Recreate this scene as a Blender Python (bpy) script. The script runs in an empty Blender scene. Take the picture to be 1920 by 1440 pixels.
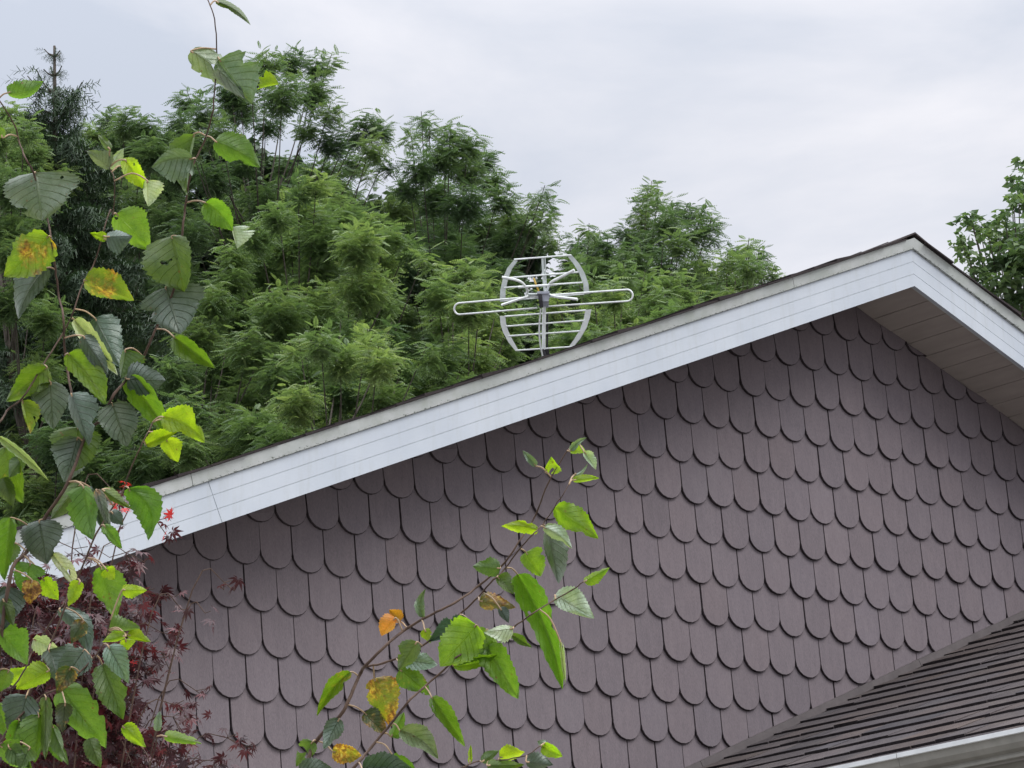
import bpy, bmesh, math, random
import numpy as np
from mathutils import Vector
rnd = random.Random(7)
rng = np.random.default_rng(11)
scene = bpy.context.scene
col = scene.collection

# ------------------------------------------------------------------ camera
YAW, PIT, ROLL = 0.7080, 0.26697, -0.04276
FPX = 6590.8
CAM = Vector((-9.62188, -13.8369, -3.78501))
D = Vector((math.sin(YAW)*math.cos(PIT), math.cos(YAW)*math.cos(PIT), math.sin(PIT)))
R0 = Vector((math.cos(YAW), -math.sin(YAW), 0)); U0 = R0.cross(D)
Rv = R0*math.cos(ROLL) + U0*math.sin(ROLL)
Uv = -R0*math.sin(ROLL) + U0*math.cos(ROLL)
from mathutils import Matrix
cd = bpy.data.cameras.new('camera'); cam = bpy.data.objects.new('camera', cd); col.objects.link(cam)
M = Matrix(((Rv.x, Uv.x, -D.x), (Rv.y, Uv.y, -D.y), (Rv.z, Uv.z, -D.z))).to_4x4()
M.translation = CAM
cam.matrix_world = M
cd.sensor_width = 36; cd.lens = FPX/1920*36; cd.clip_start = .1; cd.clip_end = 3000
scene.camera = cam

# ------------------------------------------------------------------ world: overcast sky over a Nishita sky
SUN_AZ, SUN_EL = math.radians(152), math.radians(50)
SUND = Vector((math.sin(SUN_AZ)*math.cos(SUN_EL), math.cos(SUN_AZ)*math.cos(SUN_EL), math.sin(SUN_EL)))
w = bpy.data.worlds.new('World'); scene.world = w; w.use_nodes = True
nt = w.node_tree; N = nt.nodes; L = nt.links; N.clear()
out = N.new('ShaderNodeOutputWorld'); bg = N.new('ShaderNodeBackground'); bg.inputs[1].default_value = .1
sky = N.new('ShaderNodeTexSky'); sky.sky_type = 'NISHITA'; sky.sun_disc = False
sky.sun_elevation = SUN_EL; sky.sun_rotation = SUN_AZ
tc = N.new('ShaderNodeTexCoord')
mp = N.new('ShaderNodeMapping'); mp.inputs['Scale'].default_value = (1, 1, 1.6); mp.inputs['Location'].default_value = (2.59, -1.76, .78)
L.new(tc.outputs['Generated'], mp.inputs[0])
n1 = N.new('ShaderNodeTexNoise'); n1.inputs['Scale'].default_value = 4.6; n1.inputs['Detail'].default_value = 7; n1.inputs['Roughness'].default_value = .56
n1.inputs['Distortion'].default_value = .4
L.new(mp.outputs[0], n1.inputs['Vector'])
cr = N.new('ShaderNodeValToRGB'); e = cr.color_ramp
e.elements[0].position = .36; e.elements[0].color = (8.1, 8.75, 10.1, 1)
e.elements[1].position = .64; e.elements[1].color = (13.4, 13.1, 13.5, 1)
L.new(n1.outputs['Fac'], cr.inputs[0])
# broad brightening of the cloud round the hidden sun
vm = N.new('ShaderNodeVectorMath'); vm.operation = 'DOT_PRODUCT'; L.new(tc.outputs['Generated'], vm.inputs[0]); vm.inputs[1].default_value = tuple(SUND)
mr = N.new('ShaderNodeMapRange'); mr.inputs['From Min'].default_value = .45; mr.inputs['From Max'].default_value = 1
mr.inputs['To Min'].default_value = 1.0; mr.inputs['To Max'].default_value = 1.2
L.new(vm.outputs['Value'], mr.inputs['Value'])
ml = N.new('ShaderNodeVectorMath'); ml.operation = 'SCALE'; L.new(cr.outputs[0], ml.inputs[0]); 
# overcast luminance: about three times brighter overhead than at the horizon
sz = N.new('ShaderNodeSeparateXYZ'); L.new(tc.outputs['Generated'], sz.inputs[0])
ze = N.new('ShaderNodeMapRange'); ze.interpolation_type = 'SMOOTHSTEP'; ze.inputs['From Min'].default_value = .30; ze.inputs['From Max'].default_value = .95
ze.inputs['To Min'].default_value = .56; ze.inputs['To Max'].default_value = 1.75; L.new(sz.outputs['Z'], ze.inputs['Value'])
mm = N.new('ShaderNodeMath'); mm.operation = 'MULTIPLY'; L.new(mr.outputs[0], mm.inputs[0]); L.new(ze.outputs[0], mm.inputs[1])
L.new(mm.outputs[0], ml.inputs['Scale'])
mx = N.new('ShaderNodeMix'); mx.data_type = 'RGBA'; mx.inputs[0].default_value = .95
L.new(sky.outputs[0], mx.inputs[6]); L.new(ml.outputs[0], mx.inputs[7])
L.new(mx.outputs[2], bg.inputs[0]); L.new(bg.outputs[0], out.inputs[0])

sd = bpy.data.lights.new('sun', 'SUN'); sd.energy = 1.35; sd.angle = math.radians(34); sd.color = (1, .96, .9)
so = bpy.data.objects.new('sun', sd); col.objects.link(so); so.rotation_euler = SUND.to_track_quat('Z', 'Y').to_euler()
scene.view_settings.view_transform = 'Standard'; scene.view_settings.look = 'None'
scene.view_settings.exposure = .46; scene.view_settings.gamma = 1

# ------------------------------------------------------------------ helpers
def P(x, y, d):
    """point seen at photo pixel x,y at depth d metres"""
    return CAM + (D + Rv*((x-960)/FPX) - Uv*((y-720)/FPX))*d

def tag(o, label=None, cat=None, group=None, kind=None):
    if label: o['label'] = label
    if cat: o['category'] = cat
    if group: o['group'] = group
    if kind: o['kind'] = kind
    return o
def empty(name, loc):
    o = bpy.data.objects.new(name, None); col.objects.link(o); o.location = loc; return o

class MB:
    def __init__(s): s.v = []; s.f = []; s.c = []; s.a = []; s.mi = []
    def add(s, vs, fs, colr=(1, 1, 1), att=None, mi=0):
        b = len(s.v); s.v += [tuple(v) for v in vs]
        s.f += [tuple(b+i for i in f) for f in fs]; s.mi += [mi]*len(fs)
        s.c += [colr]*len(vs)
        s.a += (att if att is not None else [(0, 0, 0)]*len(vs))
    def box(s, lo, hi, colr=(1, 1, 1), mi=0):
        x0, y0, z0 = lo; x1, y1, z1 = hi
        s.add([(x0,y0,z0),(x1,y0,z0),(x1,y1,z0),(x0,y1,z0),(x0,y0,z1),(x1,y0,z1),(x1,y1,z1),(x0,y1,z1)],
              [(0,3,2,1),(4,5,6,7),(0,1,5,4),(1,2,6,5),(2,3,7,6),(3,0,4,7)], colr, None, mi)
    def prism(s, A, B, colr=(1, 1, 1), mi=0, mis=None):
        """two matching polygons -> closed prism (A front, counter-clockwise seen from outside)"""
        n = len(A)
        fs = [tuple(range(n)), tuple(reversed(range(n, 2*n)))] + [((i+1) % n, i, n+i, n+(i+1) % n) for i in range(n)]
        s.add(list(A)+list(B), fs, colr, None, mi)
        if mis:
            for k, m in mis.items(): s.mi[len(s.mi)-len(fs)+k] = m
    def tube(s, pts, rads, seg=6, colr=(1, 1, 1)):
        pts = [Vector(p) for p in pts]; n = len(pts)
        if not hasattr(rads, '__len__'): rads = [rads]*n
        vs = []; ref = None
        for i, p in enumerate(pts):
            t = (pts[min(i+1, n-1)]-pts[max(i-1, 0)]).normalized()
            if ref is None: ref = t.orthogonal().normalized()
            ref = (ref - t*ref.dot(t)).normalized(); b = t.cross(ref)
            for k in range(seg):
                a = 2*math.pi*k/seg
                vs.append(p + (ref*math.cos(a)+b*math.sin(a))*rads[i])
        fs = [(i*seg+k, i*seg+(k+1) % seg, (i+1)*seg+(k+1) % seg, (i+1)*seg+k) for i in range(n-1) for k in range(seg)]
        fs += [tuple(reversed(range(seg))), tuple(range((n-1)*seg, n*seg))]
        s.add(vs, fs, colr)
    def build(s, name, mats, parent=None, smooth=False):
        if not isinstance(mats, (list, tuple)): mats = [mats]
        off = Vector(parent['_w']) if parent is not None and '_w' in parent else (parent.location.copy() if parent is not None else Vector())
        me = bpy.data.meshes.new(name)
        me.from_pydata([Vector(v)-off for v in s.v], [], s.f)
        for m in mats: me.materials.append(m)
        if len(mats) > 1: me.polygons.foreach_set('material_index', s.mi)
        a = me.attributes.new('col', 'FLOAT_COLOR', 'POINT'); a.data.foreach_set('color', [x for c in s.c for x in (c[0], c[1], c[2], 1)])
        a = me.attributes.new('att', 'FLOAT_VECTOR', 'POINT'); a.data.foreach_set('vector', [x for c in s.a for x in c])
        if smooth: me.polygons.foreach_set('use_smooth', [True]*len(me.polygons))
        me.update()
        o = bpy.data.objects.new(name, me); col.objects.link(o)
        if parent is not None: o.parent = parent
        return o
def child_origin(o, w): o['_w'] = tuple(w)      # world offset used when building under a mesh parent

def catmull(pts, n=6):
    pts = [Vector(p) for p in pts]
    if len(pts) < 3: return pts
    q = [pts[0]*2-pts[1]] + pts + [pts[-1]*2-pts[-2]]; out = []
    for i in range(1, len(q)-2):
        a, b, c, d = q[i-1], q[i], q[i+1], q[i+2]
        for k in range(n):
            t = k/n
            out.append(.5*((2*b)+(c-a)*t+(2*a-5*b+4*c-d)*t*t+(3*b-a-3*c+d)*t**3))
    out.append(pts[-1]); return out

def np_mesh(name, V, Q, mats, parent=None, var=None, fmat=None):
    """fast quad mesh from numpy arrays"""
    off = np.array(parent.location if parent is not None else (0, 0, 0), dtype=np.float32)
    V = (V-off).astype(np.float32); me = bpy.data.meshes.new(name)
    nv, nf = len(V), len(Q)
    me.vertices.add(nv); me.vertices.foreach_set('co', V.ravel())
    me.loops.add(nf*4); me.loops.foreach_set('vertex_index', Q.ravel().astype(np.int32))
    me.polygons.add(nf); me.polygons.foreach_set('loop_start', np.arange(0, nf*4, 4, dtype=np.int32))
    me.polygons.foreach_set('loop_total', np.full(nf, 4, dtype=np.int32))
    for m in (mats if isinstance(mats, (list, tuple)) else [mats]): me.materials.append(m)
    if var is not None:
        a = me.attributes.new('var', 'FLOAT', 'POINT'); a.data.foreach_set('value', var.astype(np.float32))
    me.update(calc_edges=True); me.validate()
    o = bpy.data.objects.new(name, me); col.objects.link(o)
    if parent is not None: o.parent = parent
    return o

# ------------------------------------------------------------------ materials
class Mat:
    def __init__(s, name):
        s.m = bpy.data.materials.new(name); s.m.use_nodes = True
        s.t = s.m.node_tree; s.N = s.t.nodes; s.L = s.t.links; s.b = s.N['Principled BSDF']; s.out = s.N['Material Output']
    def n(s, typ, **kw):
        x = s.N.new(typ)
        for k, v in kw.items():
            if k.startswith('i_'):
                key = k[2:].replace('_', ' ')
                x.inputs[key].default_value = v
            else: setattr(x, k, v)
        return x
    def link(s, a, b): s.L.new(a, b)
    def noise(s, scale, detail=4, rough=.55, vec=None, stretch=None):
        tcn = s.n('ShaderNodeTexCoord'); src = vec or tcn.outputs['Object']
        if stretch:
            m = s.n('ShaderNodeMapping'); m.inputs['Scale'].default_value = stretch; s.link(src, m.inputs[0]); src = m.outputs[0]
        x = s.n('ShaderNodeTexNoise', i_Scale=scale, i_Detail=detail, i_Roughness=rough); s.link(src, x.inputs['Vector']); return x.outputs['Fac']
    def ramp(s, fac, stops):
        r = s.n('ShaderNodeValToRGB'); e = r.color_ramp
        while len(e.elements) < len(stops): e.elements.new(.5)
        for i, (p, c) in enumerate(stops): e.elements[i].position = p; e.elements[i].color = (*c, 1) if len(c) == 3 else c
        s.link(fac, r.inputs[0]); return r.outputs[0]
    def mix(s, fac, a, b, mode='MIX'):
        x = s.n('ShaderNodeMix', data_type='RGBA', blend_type=mode)
        for i, v in ((0, fac), (6, a), (7, b)):
            if isinstance(v, (int, float)): x.inputs[i].default_value = v
            elif isinstance(v, tuple): x.inputs[i].default_value = (*v, 1)
            else: s.link(v, x.inputs[i])
        return x.outputs[2]
    def math(s, op, a, b=0.0):
        x = s.n('ShaderNodeMath', operation=op)
        for i, v in enumerate((a, b)):
            if isinstance(v, (int, float)): x.inputs[i].default_value = v
            else: s.link(v, x.inputs[i])
        return x.outputs[0]
    def bump(s, h, strength, dist):
        b = s.n('ShaderNodeBump', i_Strength=strength, i_Distance=dist); s.link(h, b.inputs['Height']); s.link(b.outputs[0], s.b.inputs['Normal']); return b.outputs[0]
    def base(s, c, rough=.7, spec=.3):
        if isinstance(c, tuple): s.b.inputs['Base Color'].default_value = (*c, 1)
        else: s.link(c, s.b.inputs['Base Color'])
        s.b.inputs['Roughness'].default_value = rough; s.b.inputs['Specular IOR Level'].default_value = spec
    def attr(s, name, out='Color'): return s.n('ShaderNodeAttribute', attribute_name=name).outputs[out]

def m_shingle_wall():
    m = Mat('stained_shingle')
    g = m.noise(9, 6, .6); fine = m.noise(260, 3, .7, stretch=(1, 1, .25)); big = m.noise(1.3, 3)
    c = m.ramp(g, [(.3, (.158, .131, .144)), (.5, (.168, .138, .150)), (.7, (.180, .145, .155))])
    gr = m.noise(34, 5, .7, stretch=(1, 1, .16))
    c = m.mix(.42, c, m.ramp(gr, [(.32, (.115, .095, .106)), (.68, (.225, .185, .197))]))
    st = m.noise(5, 4, .7, stretch=(1, 1, .3)); c = m.mix(m.math('MULTIPLY', m.ramp(st, [(.55, (0, 0, 0)), (.75, (1, 1, 1))]), .35), c, (.235, .205, .212))
    c = m.mix(.36, c, m.ramp(fine, [(.3, (.07, .06, .068)), (.7, (.26, .215, .23))]))
    c = m.mix(m.math('MULTIPLY', big, .35), c, (.145, .127, .142))
    c = m.mix(1.0, c, m.attr('col'), 'MULTIPLY')
    m.base(c, .85, .25); m.bump(fine, .35, .004); return m.m
def m_roof():
    m = Mat('asphalt_shingle')
    sp = m.noise(230, 3, .8); pt = m.noise(6, 5, .65)
    c = m.ramp(pt, [(.3, (.046, .038, .042)), (.5, (.064, .054, .056)), (.7, (.092, .078, .070))])
    c = m.mix(.45, c, m.ramp(sp, [(.35, (.03, .027, .03)), (.65, (.15, .13, .125))]))
    c = m.mix(1.0, c, m.attr('col'), 'MULTIPLY')
    m.base(c, .9, .2); m.bump(sp, .6, .004); return m.m
def m_white():
    m = Mat('white_painted_aluminium')
    g = m.noise(2.5, 5, .6); f = m.noise(40, 4, .6); rn_ = m.noise(7, 5, .7, stretch=(4, 1, .5))
    c = m.ramp(g, [(.3, (.415, .458, .512)), (.7, (.485, .525, .572))])
    c = m.mix(m.ramp(f, [(.62, (0, 0, 0)), (.8, (.25, .25, .25))]), c, (.36, .37, .37))
    c = m.mix(m.ramp(rn_, [(.5, (0, 0, 0)), (.78, (.4, .4, .4))]), c, (.34, .36, .35))
    m.base(c, .55, .35); return m.m
def m_trim():
    m = Mat('weathered_white_trim')
    g = m.noise(3.5, 5, .65); f = m.noise(55, 5, .75, stretch=(1, 1, 2))
    c = m.ramp(g, [(.3, (.36, .39, .375)), (.7, (.49, .51, .505))])
    # flakes of lichen along the lower edge: att.x runs 0 (bottom) .. 1 (top)
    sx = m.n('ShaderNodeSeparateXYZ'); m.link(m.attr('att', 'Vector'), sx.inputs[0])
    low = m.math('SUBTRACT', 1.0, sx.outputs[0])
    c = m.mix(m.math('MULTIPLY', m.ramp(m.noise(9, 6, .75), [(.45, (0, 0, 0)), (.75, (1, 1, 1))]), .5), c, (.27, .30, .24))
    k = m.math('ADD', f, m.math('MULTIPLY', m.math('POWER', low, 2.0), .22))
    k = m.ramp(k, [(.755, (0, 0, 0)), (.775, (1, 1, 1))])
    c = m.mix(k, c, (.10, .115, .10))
    m.base(c, .6, .3); return m.m
def m_plain(name, c, rough=.6, spec=.3, scale=8, amt=.25, metal=0):
    m = Mat(name); g = m.noise(scale, 5, .6)
    lo = tuple(x*(1-amt) for x in c); hi = tuple(min(1, x*(1+amt)) for x in c)
    m.base(m.ramp(g, [(.3, lo), (.7, hi)]), rough, spec); m.b.inputs['Metallic'].default_value = metal; return m.m
def m_leaf(name, stops, trans=.45, tcol=None, rough=.5, spec=.4):
    m = Mat(name)
    c = m.ramp(m.attr('var', 'Fac'), stops)
    m.base(c, rough, spec)
    tb = m.n('ShaderNodeBsdfTranslucent'); tc_ = m.mix(1.0, c, tcol or (1.35, 1.5, .75), 'MULTIPLY'); m.link(tc_, tb.inputs[0])
    ms = m.n('ShaderNodeMixShader'); ms.inputs[0].default_value = trans
    m.link(m.b.outputs[0], ms.inputs[1]); m.link(tb.outputs[0], ms.inputs[2]); m.link(ms.outputs[0], m.out.inputs[0]); return m.m
def m_bigleaf():
    m = Mat('broad_leaf')
    at = m.n('ShaderNodeSeparateXYZ'); m.link(m.attr('att', 'Vector'), at.inputs[0])
    u, v, rust = at.outputs[0], at.outputs[1], at.outputs[2]
    c = m.attr('col')
    g = m.noise(70, 5, .65); f = m.noise(500, 3, .7)
    c = m.mix(m.ramp(g, [(.35, (0, 0, 0)), (.65, (.8, .8, .8))]), c, m.mix(1.0, c, (.55, .68, .50), 'MULTIPLY'))
    c = m.mix(.35, c, m.mix(1.0, c, m.ramp(f, [(.3, (.6, .6, .6)), (.7, (1.5, 1.5, 1.5))]), 'MULTIPLY'))
    # veins: pinnate, slanting toward the tip
    av = m.math('ABSOLUTE', v)
    s = m.math('SUBTRACT', m.math('MULTIPLY', u, 7.5), m.math('MULTIPLY', av, 2.2))
    fr = m.math('ABSOLUTE', m.math('SUBTRACT', m.math('FRACT', s), .5))
    side = m.ramp(fr, [(0, (1, 1, 1)), (.075, (0, 0, 0))])
    mid = m.ramp(av, [(0.0, (1, 1, 1)), (.05, (0, 0, 0))])
    vein = m.mix(1.0, side, mid, 'LIGHTEN')
    vf = m.math('MULTIPLY', vein, .36)
    c = m.mix(vf, c, m.mix(1.0, c, (1.75, 1.6, 1.5), 'MULTIPLY'))
    rn = m.noise(28, 5, .7); k = m.math('ADD', m.math('MULTIPLY', rn, .9), m.math('MULTIPLY', rust, .75))
    k = m.ramp(k, [(.78, (0, 0, 0)), (.92, (1, 1, 1))])
    rc = m.ramp(m.noise(160, 3, .6), [(.38, (.12, .05, .02)), (.5, (.28, .13, .035)), (.6, (.45, .28, .06)), (.7, (.5, .42, .18))])
    c = m.mix(k, c, rc)
    sp = m.n('ShaderNodeTexVoronoi', i_Scale=95.0); m.link(m.n('ShaderNodeTexCoord').outputs['Object'], sp.inputs['Vector'])
    sk = m.math('MULTIPLY', m.ramp(sp.outputs['Distance'], [(.10, (1, 1, 1)), (.2, (0, 0, 0))]), m.ramp(m.noise(17, 2), [(.55, (0, 0, 0)), (.65, (.8, .8, .8))]))
    c = m.mix(sk, c, (.13, .07, .03))
    m.base(c, .36, .55)
    m.b.inputs['Sheen Weight'].default_value = 0.0
    m.bump(m.math('ADD', m.math('MULTIPLY', vein, -1), g), 1.0, .0022)
    tb = m.n('ShaderNodeBsdfTranslucent'); m.link(m.mix(1.0, c, (1.75, 1.9, .5), 'MULTIPLY'), tb.inputs[0])
    ms = m.n('ShaderNodeMixShader')
    m.link(m.attr('col', 'Alpha'), ms.inputs[0]) if False else None
    tr = m.n('ShaderNodeAttribute', attribute_name='trans'); m.link(tr.outputs['Fac'], ms.inputs[0])
    m.link(m.b.outputs[0], ms.inputs[1]); m.link(tb.outputs[0], ms.inputs[2])
    # chewed holes
    hn = m.noise(38, 2, .5); hk = m.math('GREATER_THAN', m.math('ADD', hn, m.math('MULTIPLY', rust, .08)), .735)
    tp = m.n('ShaderNodeBsdfTransparent'); m2 = m.n('ShaderNodeMixShader'); m.link(hk, m2.inputs[0]); m.link(ms.outputs[0], m2.inputs[1]); m.link(tp.outputs[0], m2.inputs[2])
    m.link(m2.outputs[0], m.out.inputs[0]); return m.m
def m_bark(name, a, b):
    m = Mat(name); g = m.noise(60, 5, .65, stretch=(1, 1, .35)); m.base(m.ramp(g, [(.3, a), (.7, b)]), .8, .25); m.bump(g, .5, .004); return m.m
def m_soffit():
    m = Mat('soffit_board'); g = m.noise(5, 4, .6, stretch=(3, .6, 3))
    m.base(m.ramp(g, [(.3, (.345, .31, .28)), (.7, (.41, .37, .335))]), .7, .3); return m.m
def m_bounce_ground():
    m = Mat('pale_bounce_gravel'); g = m.noise(.6, 6, .7); f = m.noise(14, 4, .7)  # unseen ground, made pale gravel to bounce light upward
    c = m.mix(.5, m.ramp(g, [(.3, (.13, .125, .115)), (.7, (.19, .18, .16))]), m.ramp(f, [(.3, (.20, .19, .17)), (.7, (.38, .36, .33))]))
    m.base(c, .9, .2); return m.m

WALL = m_shingle_wall(); ROOF = m_roof(); WHITE = m_white(); TRIM = m_trim(); SOFFIT = m_soffit()
DARK = m_plain('dark_backing', (.035, .032, .035), .9, .1)
BUTT = m_plain('shingle_butt_gutter_shade', (.030, .026, .028), .95, .1, 60, .4)
FLASH = m_plain('brown_flashing', (.085, .073, .074), .6, .3, 12, .2)
GUTLIP = m_plain('gutter_lip_paint', (.72, .75, .76), .5, .35, 9, .10)
GUTTER = m_plain('aged_gutter_paint', (.235, .23, .205), .55, .35, 5, .2)
EDGE = m_plain('stained_shaded_shingle_edge', (.045, .037, .041), .9, .1, 30, .4)  # edge stain, darkened further to paint the shade under the scallops
SIDING = m_plain('lower_wall_siding', (.30, .29, .28), .8, .2, 3, .1)
ALU = m_plain('grey_aluminium', (.74, .78, .77), .42, .5, 20, .14, .1)
ALUD = m_plain('dull_aluminium', (.52, .57, .56), .5, .5, 20, .18, .1)
BLACK = m_plain('black_plastic', (.02, .02, .025), .5, .4)
BOX = m_plain('grey_plastic', (.42, .45, .52), .45, .4)
YELLOW = m_plain('yellow_cap_plastic', (.45, .30, .05), .5, .4)
BOUNCE_GROUND = m_bounce_ground()
TWIG = m_bark('young_bark', (.045, .028, .022), (.13, .085, .062))
PETIOLE = m_plain('petiole_skin', (.36, .25, .15), .5, .4, 50, .25)
BARK = m_bark('tree_bark', (.03, .026, .022), (.10, .085, .07))
LEAF = m_bigleaf()
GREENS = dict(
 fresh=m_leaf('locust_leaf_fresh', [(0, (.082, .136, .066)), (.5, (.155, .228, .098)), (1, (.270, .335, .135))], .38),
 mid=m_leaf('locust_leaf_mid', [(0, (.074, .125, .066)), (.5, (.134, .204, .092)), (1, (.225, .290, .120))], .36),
 deep=m_leaf('locust_leaf_deep', [(0, (.060, .104, .058)), (.5, (.106, .168, .080)), (1, (.175, .240, .104))], .33),  # darker greens; backlit shade of the high crowns put into the colour
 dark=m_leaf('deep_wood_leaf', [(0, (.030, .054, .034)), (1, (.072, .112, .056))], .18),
 spruce=m_leaf('spruce_needle', [(0, (.026, .052, .028)), (1, (.058, .100, .048))], .10),
 maple=m_leaf('red_maple_leaf', [(0, (.030, .013, .016)), (.55, (.066, .019, .023)), (.86, (.12, .028, .032)), (.93, (.45, .035, .035)), (1, (.60, .035, .03))], .33, (1.4, .8, .7), .38, .5))

# ------------------------------------------------------------------ ground
GZ = -5.4
mb = MB(); k = 40
gx = [-900 + 1800*i/k for i in range(k+1)]
mb.add([(x, y, GZ + (0 if abs(x) < 80 and abs(y) < 90 else .8*math.sin(x*.013)*math.cos(y*.011))) for y in gx for x in gx],
       [(j*(k+1)+i, j*(k+1)+i+1, (j+1)*(k+1)+i+1, (j+1)*(k+1)+i) for j in range(k) for i in range(k)])
g = mb.build('ground', BOUNCE_GROUND); tag(g, kind='structure')

# ------------------------------------------------------------------ house
AX, AZ, SL = 4.887, 2.049, .4012
CO = 1/math.sqrt(1+SL*SL); SI = SL*CO
YF = -.516; YB = 10.4
SLEFT, SRIGHT = 7.35, 7.35
house = empty('house', (AX, 5, GZ))
tag(house, 'house with a purple-brown scalloped shingle gable and wide white rake boards', 'house')
def rk(side, s, n, y):       # rake frame: s down the slope from the apex, n square to it
    return Vector((AX + side*(CO*s + SI*n), y, AZ - SI*s + CO*n))
def smin(n): return -SL*n

def rake_bar(mb, side, s0, s1, n0, n1, y0, y1, colr=(1, 1, 1), mi=0, att=False, yt=None):
    """bar in the rake frame from s0 to s1; s0=None mitres at the apex"""
    yt = y0 if yt is None else yt
    def ring(s, mit):
        out = []
        for n, y in ((n0, y0), (n1, yt), (n1, y1), (n0, y1)):
            out.append(rk(side, smin(n) if mit else s, n, y))
        return out
    a = ring(s0, s0 is None); b = ring(s1, False)
    fs = [(0,1,2,3), (7,6,5,4), (0,4,5,1), (1,5,6,2), (2,6,7,3), (3,7,4,0)]
    if side < 0: fs = [tuple(reversed(f)) for f in fs]
    at = [(0,0,0),(1,0,0),(1,0,0),(0,0,0)]*2 if att else None
    mb.add(a+b, fs, colr, at, mi)

# walls of the house body
mb = MB()
x0, x1 = AX-6.3, AX+6.3
ez = AZ - SL*6.3 + .02
A = [(x0, .004, GZ), (x1, .004, GZ), (x1, .004, ez), (AX, .004, AZ+.02), (x0, .004, ez)]
B = [(x, 9.9, z) for x, y, z in A]
mb.prism(A, B)
mb.build('wall', DARK, house)

# scalloped cladding: every shingle a bevelled slab with a round butt
W_, H_ = .2, .2282
mb = MB()
def top_z(x): return AZ + .015 - SL*abs(x-AX)
arc = 9
for j in range(-22, 9):
    z0 = j*H_
    half = .0 if j % 2 else .5
    for i in range(-9, 60):
        xl = (i+half)*W_; xr = xl+W_
        if xl < x0 or xr > x1: continue
        if z0 > top_z((xl+xr)/2)+.12: continue
        jx = rnd.gauss(0, .0016); jz = rnd.gauss(0, .0036); gp = .0009 + abs(rnd.gauss(0, .0008))
        cx = (xl+xr)/2+jx; hw = W_/2-gp; rz = .090; zt = z0+H_+.075
        pts = []
        for k in range(arc+1):
            a = math.pi*(1+k/arc)
            pts.append((cx+hw*math.cos(a), z0+rz+jz+rz*math.sin(a)))
        pts += [(cx+hw, zt), (cx-hw, zt)]
        th = .0215 + rnd.gauss(0, .0012); tilt = .020/(H_+.075)
        def yy(z, front):
            off = max(0, (zt-z))*tilt
            return -(off + (th if front else .002))
        def cl(x, z): return min(z, top_z(x))
        bev = .003
        def insc(x, z):
            dx, dz = cx-x, (z0+.13)-z; l = math.hypot(dx, dz) or 1
            return x+dx/l*bev, z+dz/l*bev
        F1 = [insc(x, z) for x, z in pts]
        n = len(pts)
        vs = [(x, yy(z, True), cl(x, z)) for x, z in F1] + [(x, yy(z, True)+bev, cl(x, z)) for x, z in pts] + [(x, yy(z, False), cl(x, z)) for x, z in pts]
        fs = [tuple(range(n))]
        for a in (0, n):
            for k in range(n):
                q = (k+1) % n
                fs.append((a+q, a+k, a+n+k, a+n+q))
        v = .97+rnd.gauss(0, .032); hue = rnd.gauss(0, .007)
        mb.add(vs, fs, (v*(.975+hue), v, v*(1.0-hue)))
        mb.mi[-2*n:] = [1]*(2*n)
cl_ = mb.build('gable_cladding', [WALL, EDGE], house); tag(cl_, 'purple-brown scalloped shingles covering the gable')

# rake boards: three grooved bands, in lengths with open joints
TH = (0, .0665, .0690, .1360, .1385, .2050)
def rake_board(side, joints, name):
    mb = MB(); cuts = [None]+joints
    for a in range(len(cuts)-1):
        s0 = cuts[a] if cuts[a] is None else cuts[a]+.002
        s1 = cuts[a+1]-.002
        for b in range(3):
            rake_bar(mb, side, s0, s1, TH[2*b], TH[2*b+1], YF, YF+.02)
    rake_bar(mb, side, None, joints[-1]-.006, .003, .202, YF+.0035, YF+.035, mi=1)
    return mb.build(name, [WHITE, ALUD], house)
def sjoint(px, py, y=YF):
    # slope distance of a joint seen at a photo pixel (left rake)
    dr = D + Rv*((px-960)/FPX) - Uv*((py-720)/FPX); t = (y-CAM.y)/dr.y; q = CAM + dr*t
    return (AX-q.x)*CO + (AZ-q.z)*SI
fb = rake_board(-1, [sjoint(392, 908), sjoint(137, 985), SLEFT], 'rake_board'); tag(fb, 'long white grooved rake board rising from the left eave')
fb2 = rake_board(1, [3.9, SRIGHT], 'rake_board'); tag(fb2, 'white grooved rake board falling to the right of the ridge')
def trim_strip(side, joints, parent):
    mb = MB(); cuts = [None]+joints
    for a in range(len(cuts)-1):
        s0 = cuts[a] if cuts[a] is None else cuts[a]+.002
        rake_bar(mb, side, s0, cuts[a+1]-.002, .2085, .266, YF-.014, YF+.03, att=True, yt=YF-.026)
    rake_bar(mb, side, None, joints[-1]-.01, .206, .262, YF-.004, YF+.028, (0.3, .3, .3))
    child_origin(parent, house.location); return mb.build('trim_strip', TRIM, parent)
trim_strip(-1, [sjoint(1482, 528), sjoint(354, 897), SLEFT], fb)
trim_strip(1, [3.3, SRIGHT], fb2)

# soffit boards running out from the wall
for side in (-1, 1):
    mb = MB(); s = .02
    while s < SLEFT-.05:
        e_ = min(s+.150, SLEFT-.03)
        rake_bar(mb, side, None if s == .02 else s, e_-.0045, .012+rnd.uniform(0, .0012), .024, YF+.021, -.0005)
        s += .1512
    rake_bar(mb, side, None, SLEFT-.03, .026, .036, YF+.021, -.0005, (.25, .25, .25))
    so_ = mb.build('soffit', SOFFIT, house)

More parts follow.
